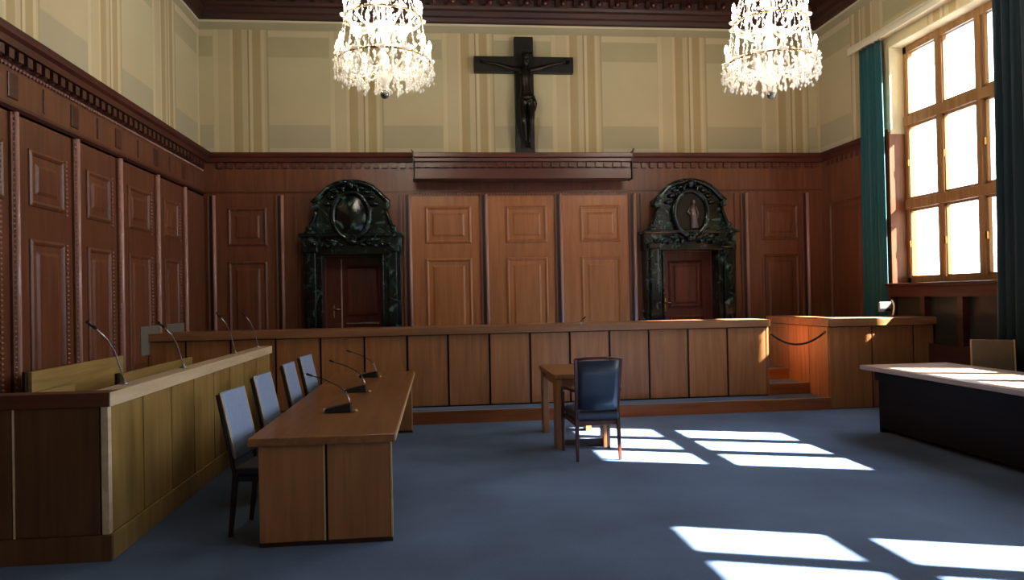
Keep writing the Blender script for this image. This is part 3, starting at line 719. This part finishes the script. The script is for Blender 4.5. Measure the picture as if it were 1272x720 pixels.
def dock_bench(y0, y1, x, ztop, label, floor=0):
    t = thing('dock_bench', label, 'bench', (x, y0, 0), 0, 'benches in the dock')
    L = y1-y0
    MB().box(-.02, .02, 0, L, .5, ztop).build('backrest', W_SEAT, t, .006)
    MB().box(-.02, .42, .02, L-.02, floor+.42, floor+.46).build('seat', W_SEAT, t, .006)
    for q in (.0, L-.04): MB().box(-.02, .40, q, q+.04, 0, floor+.42).build('end_support', W_DARK, t, .004)
    MB().box(-.045, -.02, -.04, .02, .9, ztop+.005).build('end_cap', W_DARK, t)
dock_bench(5.75, 6.46, -3.05, 1.045, 'short oak bench in the dock just behind its dark end rail')
dock_bench(7.40, 9.40, -3.05, 1.03, 'oak bench in the dock beside the rail microphones')
dock_bench(7.05, 9.0, -3.70, 1.10, 'taller oak bench in the dock against the panelled wall')

def gooseneck(pts, base, name, label, group, loc, rz=0, tip=.011, neckmat=None):
    t = thing(name, label, 'microphone', loc, rz, group)
    MB().lathe([(0, 0), (.03, 0), (.03, .012), (.012, .02), (.010, .04), (0, .04)], (0, 0, 0), 12).build('base', STEEL, t)
    MB().tube(pts[:-1], .006, 6).build('neck', neckmat or STEEL, t)
    MB().tube(pts[-2:], tip, 8).build('microphone_head', BLACKP, t)
    return t
rm = gooseneck([(0, 0, .02), (-.01, -.02, .10), (-.03, -.08, .25), (-.05, -.15, .34), (-.08, -.25, .42), (-.10, -.33, .47)], 0, 'gooseneck_microphone',
   'slim microphone on the dock rail by its pale corner post, first of the row', 'microphones on the dock rail', (-2.29, 5.60, 1.115))
for y, s, lb in ((6.85, .9, 'slim microphone on the dock rail, second from the pale corner post'), (8.55, 1.0, 'slim microphone on the dock rail, second from its far end'), (9.6, .95, 'slim microphone at the far end of the dock rail')):
    c = dup(rm); c.location = (-2.29, y, 1.115); c['label'] = lb; c.scale = (1, s, s)

# ------------------------------------------------------------------ long table
lt = thing('counsel_table', 'long oak table with flush panel ends and three desk microphones', 'table', (-.8, 5.12, 0))
MB().box(-.51, .49, .03, 4.45, .705, .76).build('table_top', W_TABLE, lt, .006)
MB().box(.490, .494, .04, 4.44, .712, .753).build('edge_band', EDGE, lt)
for q in (.08, 4.22):
    for a, b in ((-.45, .0), (.015, .45)):
        MB().box(a, b-.0, q, q+.04, .03, .705).build('end_panel', W_OAK, lt, .004)
    MB().box(0, .015, q+.01, q+.03, .03, .705).build('panel_seam', BLACKGAP, lt)
    MB().box(-.012, -.002, q-.003, q, .03, .705).build('edge_strip', EDGE, lt)
    MB().box(.45, .462, q-.003, q+.04, .03, .705).build('edge_strip', EDGE, lt)
    MB().box(-.45, .46, q, q+.05, 0, .03).build('plinth', W_DARK, lt)
MB().box(-.02, .02, .12, 4.22, .1, .70).build('spine_panel', W_OAKY, lt)

def desk_mic(loc, rz, label):
    t = thing('desk_microphone', label, 'microphone', loc, rz, 'microphones on the long table')
    b = MB().add([(-.12,-.06,0),(.10,-.06,0),(.10,.06,0),(-.12,.06,0),(-.12,-.055,.03),(.09,-.05,.075),(.09,.05,.075),(-.12,.055,.03)],
        [(0,3,2,1),(4,5,6,7),(0,1,5,4),(1,2,6,5),(2,3,7,6),(3,0,4,7)]).build('base', BLACKP, t, .006)
    MB().box(-.135, -.12, -.04, .04, 0, .03).build('switch_bar', WHITEP, b)
    MB().tube([(.09, 0, .04), (.075, 0, .10), (.05, 0, .17)], .007, 8).build('neck_socket', STEEL, t)
    MB().tube([(.05, 0, .17), (-.02, .0, .225), (-.12, 0, .275), (-.22, 0, .31)], .0045, 6).build('neck', BLACKP, t)
    MB().tube([(-.22, 0, .31), (-.27, 0, .33)], .010, 8).build('microphone_head', BLACKP, t)
    MB().ball((.13, -.04, .012), .02, .03, .012).build('cable_plug', EDGE, t)
desk_mic((-.83, 6.25, .76), .05, 'black desk microphone toward the near end of the long table')
desk_mic((-.83, 7.55, .76), .0, 'black desk microphone midway along the long table')
desk_mic((-.83, 8.95, .76), -.05, 'black desk microphone toward the far end of the long table')

# ------------------------------------------------------------------ padded chairs at the long table (built facing +x)
def side_chair(frame, pad, label, group, loc, rz):
    t = thing('padded_chair', label, 'chair', loc, rz, group)
    for s in (-1, 1):
        MB().bar((-.22, s*.20, 0), (-.17, s*.21, .46), .028, .028, .04, .04).build('leg', frame, t, .004)
        MB().bar((.22, s*.20, 0), (.20, s*.20, .42), .026, .026, .038, .038).build('leg', frame, t, .004)
        MB().bar((-.18, s*.215, .46), (-.295, s*.215, 1.03), .02, .03).build('back_post', frame, t, .004)
    MB().box(-.19, .22, -.22, .22, .40, .44).build('seat_frame', frame, t, .004)
    MB().box(-.18, .23, -.225, .225, .44, .50).build('seat', LEATHERD, t, .02)
    A = [(-.155,.56),(-.262,1.045),(-.300,1.04),(-.192,.56)]
    vs = [(x, s, z) for s in (-.215, .215) for x, z in A]
    MB().add(vs, [(0,3,2,1),(4,5,6,7),(0,1,5,4),(1,2,6,5),(2,3,7,6),(3,0,4,7)]).build('backrest', pad, t, .014)
    for s in (-1, 1): MB().bar((-.165, s*.218, .57), (-.272, s*.218, 1.045), .006, .022).build('edge_piping', EDGE, t)
    MB().bar((-.30, -.20, 1.0), (-.30, .20, 1.0), .03, .015).build('top_rail', frame, t, .004)
    return t
pc = side_chair(W_CHAIRD, LEATHERP, 'pale blue padded chair at the near end of the long table, legs in view', 'padded chairs along the long table', (-1.28, 5.66, 0), -.12)
for y, lb, r, dx in ((6.78, 'pale blue padded chair beside the long table, second from its near end', -.10, -.01), (7.92, 'pale blue padded chair beside the long table, third from its near end', -.05, 0), (8.90, 'pale blue padded chair beside the far end of the long table', -.12, .0)):
    c = dup(pc); c.location = (-1.31+dx, y, 0); c.rotation_euler = (0, 0, r); c['label'] = lb

# ------------------------------------------------------------------ witness table and armchair
wt = thing('witness_table', 'small oak table standing in front of the blue leather armchair', 'table', (1.58, 7.99, 0))
MB().box(-.31, .34, 0, 1.2, .775, .825).build('table_top', W_TABLE, wt, .006)
for s, xx in ((-1, -.29), (1, .24)):
    MB().box(xx, xx+.07, .02, .20, 0, .775).build('leg', W_OAK, wt, .004)
    MB().box(xx, xx+.07, 1.0, 1.18, 0, .775).build('leg', W_OAK, wt, .004)
MB().box(-.22, .24, .08, .12, .68, .775).box(-.22, .24, 1.08, 1.12, .68, .775).box(-.26, -.23, .2, 1.0, .68, .775).box(.25, .28, .2, 1.0, .68, .775).build('apron', W_OAKX, wt)
MB().box(-.22, .24, .08, .13, .02, .08).build('stretcher', W_DARK, wt)

ac = thing('leather_armchair', 'wooden armchair with dark blue leather back seen from behind on the carpet', 'chair', (1.62, 7.36, 0), .03)
for s in (-1, 1):
    MB().bar((s*.225, -.0, 0), (s*.215, .03, .52), .03, .035, .04, .04).build('leg', W_CHAIR, ac, .004)
    MB().bar((s*.255, .56, 0), (s*.255, .54, .66), .03, .03, .036, .036).build('leg', W_CHAIR, ac, .004)
    MB().bar((s*.215, .03, .52), (s*.235, -.055, 1.05), .036, .03).build('back_post', W_CHAIR, ac, .004)
    arm = MB().tube([(s*.235, 0, .72), (s*.275, .15, .735), (s*.285, .35, .72), (s*.262, .54, .665), (s*.26, .575, .655)], [.018, .022, .024, .022, .018], 8)
    arm.build('arm', W_CHAIR, ac)
MB().box(-.24, .24, .02, .57, .36, .41).build('seat_frame', W_CHAIR, ac, .006)
vs = []; n = 9
mb = MB()
for j, (zz, yy) in enumerate(((.52, .02), (.70, -.005), (.88, -.035), (1.03, -.06))):
    for k in range(n):
        q = k/(n-1)*2-1; vs.append((q*(.205+.02*(zz-.52)), yy-.028+.018*q*q, zz))
    for k in range(n):
        q = k/(n-1)*2-1; vs.append((q*(.205+.02*(zz-.52)), yy+.035+.018*q*q, zz))
m_ = 2*n; fs = []
for j in range(3):
    for k in range(n-1):
        fs += [(j*m_+k, j*m_+k+1, (j+1)*m_+k+1, (j+1)*m_+k), (j*m_+n+k, (j+1)*m_+n+k, (j+1)*m_+n+k+1, j*m_+n+k+1)]
    fs += [(j*m_, (j+1)*m_, (j+1)*m_+n, j*m_+n), (j*m_+n-1, j*m_+2*n-1, (j+1)*m_+2*n-1, (j+1)*m_+n-1)]
for j in (0, 3): fs += [(j*m_+k, j*m_+k+1, j*m_+n+k+1, j*m_+n+k) for k in range(n-1)]
mb.add(vs, fs, True).build('backrest', LEATHER, ac)
MB().tube([(-.245, -.045, 1.045), (-.12, -.065, 1.055), (0, -.07, 1.058), (.12, -.065, 1.055), (.245, -.045, 1.045)], .014, 8).build('top_rail', W_CHAIR, ac)
MB().bar((-.21, .015, .525), (.21, .015, .525), .02, .014).build('bottom_rail', W_CHAIR, ac)
MB().box(-.235, .235, .0, .58, .41, .505).build('seat', LEATHER, ac, .03)

# ------------------------------------------------------------------ table on the window side, sides darkened as shade, and its chair
dt = thing('sunlit_table', 'long table with sunlit brown top and dark sides near the tall window', 'table', (5.68, 5.9, 0))
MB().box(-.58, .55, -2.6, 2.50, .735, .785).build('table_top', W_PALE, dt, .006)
for q in (-2.5, -.1, 2.28): MB().box(-.45, .45, q, q+.05, 0, .735).build('end_panel', W_TABLESHADE, dt, .004)
for a, b in ((-.05, 2.28), (-2.45, -.10)): MB().box(-.47, -.44, a, b, .06, .735).build('front_panel', W_TABLESHADE, dt, .004)
MB().box(-.50, -.46, -2.5, 2.33, .62, .735).build('apron', W_TABLESHADE, dt)
tc_ = side_chair(W_CHAIRT, LEATHERT, 'tan framed chair with taupe back behind the dark table', None, (6.52, 7.97, 0), PI+.95)
tc_.name = 'padded_chair_tan'; tc_.name = 'padded_chair'
tc_.scale = (1, 1, 1.02)

# mic on the judges' bench
gooseneck([(0, 0, .01), (.005, 0, .02), (.02, 0, .04), (.05, 0, .07), (.09, 0, .10)], 0, 'bench_microphone', 'tiny dark microphone lying on top of the judges bench', None, (2.05, 10.42, 1.286), 0, .012, BLACKP)

# ------------------------------------------------------------------ curtains
def curtain(y0, y1, z0, z1, x, label, m, waves, amp, flare=0, group=None):
    t = MB(); nu, nv = waves*8, 14; vs = []
    for j in range(nv+1):
        q = j/nv
        for i in range(nu+1):
            u = i/nu
            w = amp*(.75+.5*q)*math.sin(2*PI*waves*u + .6*math.sin(q*3)) + amp*.35*math.sin(2*PI*waves*2.3*u+q)
            yy = y0+(y1-y0)*u + (flare*(u-.5))*q
            vs.append((x+w, yy, z1+(z0-z1)*q))
    t.add(vs, [(j*(nu+1)+i, j*(nu+1)+i+1, (j+1)*(nu+1)+i+1, (j+1)*(nu+1)+i) for j in range(nv) for i in range(nu)], True)
    root = thing('window_curtain', label, 'curtain', (0,0,0), 0, group)
    o = t.build('curtain_cloth', m, root); s = o.modifiers.new('solid', 'SOLIDIFY'); s.thickness = .006
    h = MB()
    for k in range(waves*2+1): h.octa((x, y0+(y1-y0)*k/(waves*2), z1+.012), .012, .02)
    h.build('curtain_hooks', SILLW, root)
    root.location = (0, 0, 0)
    return root
G = 'curtains at the tall windows'
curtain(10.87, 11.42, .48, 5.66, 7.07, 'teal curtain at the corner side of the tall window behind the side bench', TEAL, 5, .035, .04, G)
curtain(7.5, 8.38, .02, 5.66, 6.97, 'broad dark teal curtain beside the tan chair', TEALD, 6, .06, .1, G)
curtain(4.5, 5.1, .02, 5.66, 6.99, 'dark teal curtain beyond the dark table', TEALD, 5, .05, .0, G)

# ------------------------------------------------------------------ light
sun = bpy.data.lights.new('sun', 'SUN'); sun.energy = 70; sun.angle = math.radians(.55); sun.color = (1, .96, .88)
so = bpy.data.objects.new('sun', sun); COL.objects.link(so)
d = Vector((-1, .36, -.922)).normalized(); so.rotation_euler = d.to_track_quat('-Z', 'Y').to_euler(); so.location = (20, -5, 15)
w = bpy.data.worlds.new('sky'); bpy.context.scene.world = w; w.use_nodes = True
bg = w.node_tree.nodes['Background']; bg.inputs['Color'].default_value = (.82, .91, 1, 1); bg.inputs['Strength'].default_value = 6.6
for i, (a, b) in enumerate(WIN):           # sampling portals filling the window openings (they give off nothing themselves)
    L = bpy.data.lights.new('window_portal', 'AREA'); L.shape = 'RECTANGLE'; L.size = 3.8; L.size_y = b-a
    L.cycles.is_portal = True
    o = bpy.data.objects.new('window_portal', L); COL.objects.link(o); o.location = (7.66, (a+b)/2, 3.69)
    o.rotation_euler = Vector((-1, 0, 0)).to_track_quat('-Z', 'Y').to_euler()
    o.rotation_euler = (Matrix(((0,0,1),(0,1,0),(-1,0,0)))).to_euler()
# ------------------------------------------------------------------ camera
F_ = 905.
M_ = Matrix(((0.99456788, 0.01862558, -0.10241002), (-0.10221792, -0.01099117, -0.99470131), (-0.0196525, 0.99976611, -0.0090276)))
cam = bpy.data.cameras.new('camera'); co = bpy.data.objects.new('camera', cam); COL.objects.link(co)
cam.sensor_width = 36; cam.sensor_fit = 'HORIZONTAL'; cam.lens = F_/1272*36; cam.clip_start = .05
co.matrix_world = Matrix.Translation((0, 0, 1.7)) @ M_.to_4x4()
sc = bpy.context.scene; sc.camera = co
sc.view_settings.view_transform = 'Standard'; sc.view_settings.look = 'None'; sc.view_settings.exposure = .5; sc.view_settings.gamma = 1
sc.view_settings.use_curve_mapping = False
sc.cycles.max_bounces = 10; sc.cycles.diffuse_bounces = 6; sc.cycles.transparent_max_bounces = 24; sc.cycles.glossy_bounces = 4
sc.cycles.sample_clamp_indirect = 8; sc.cycles.caustics_reflective = False; sc.cycles.caustics_refractive = False
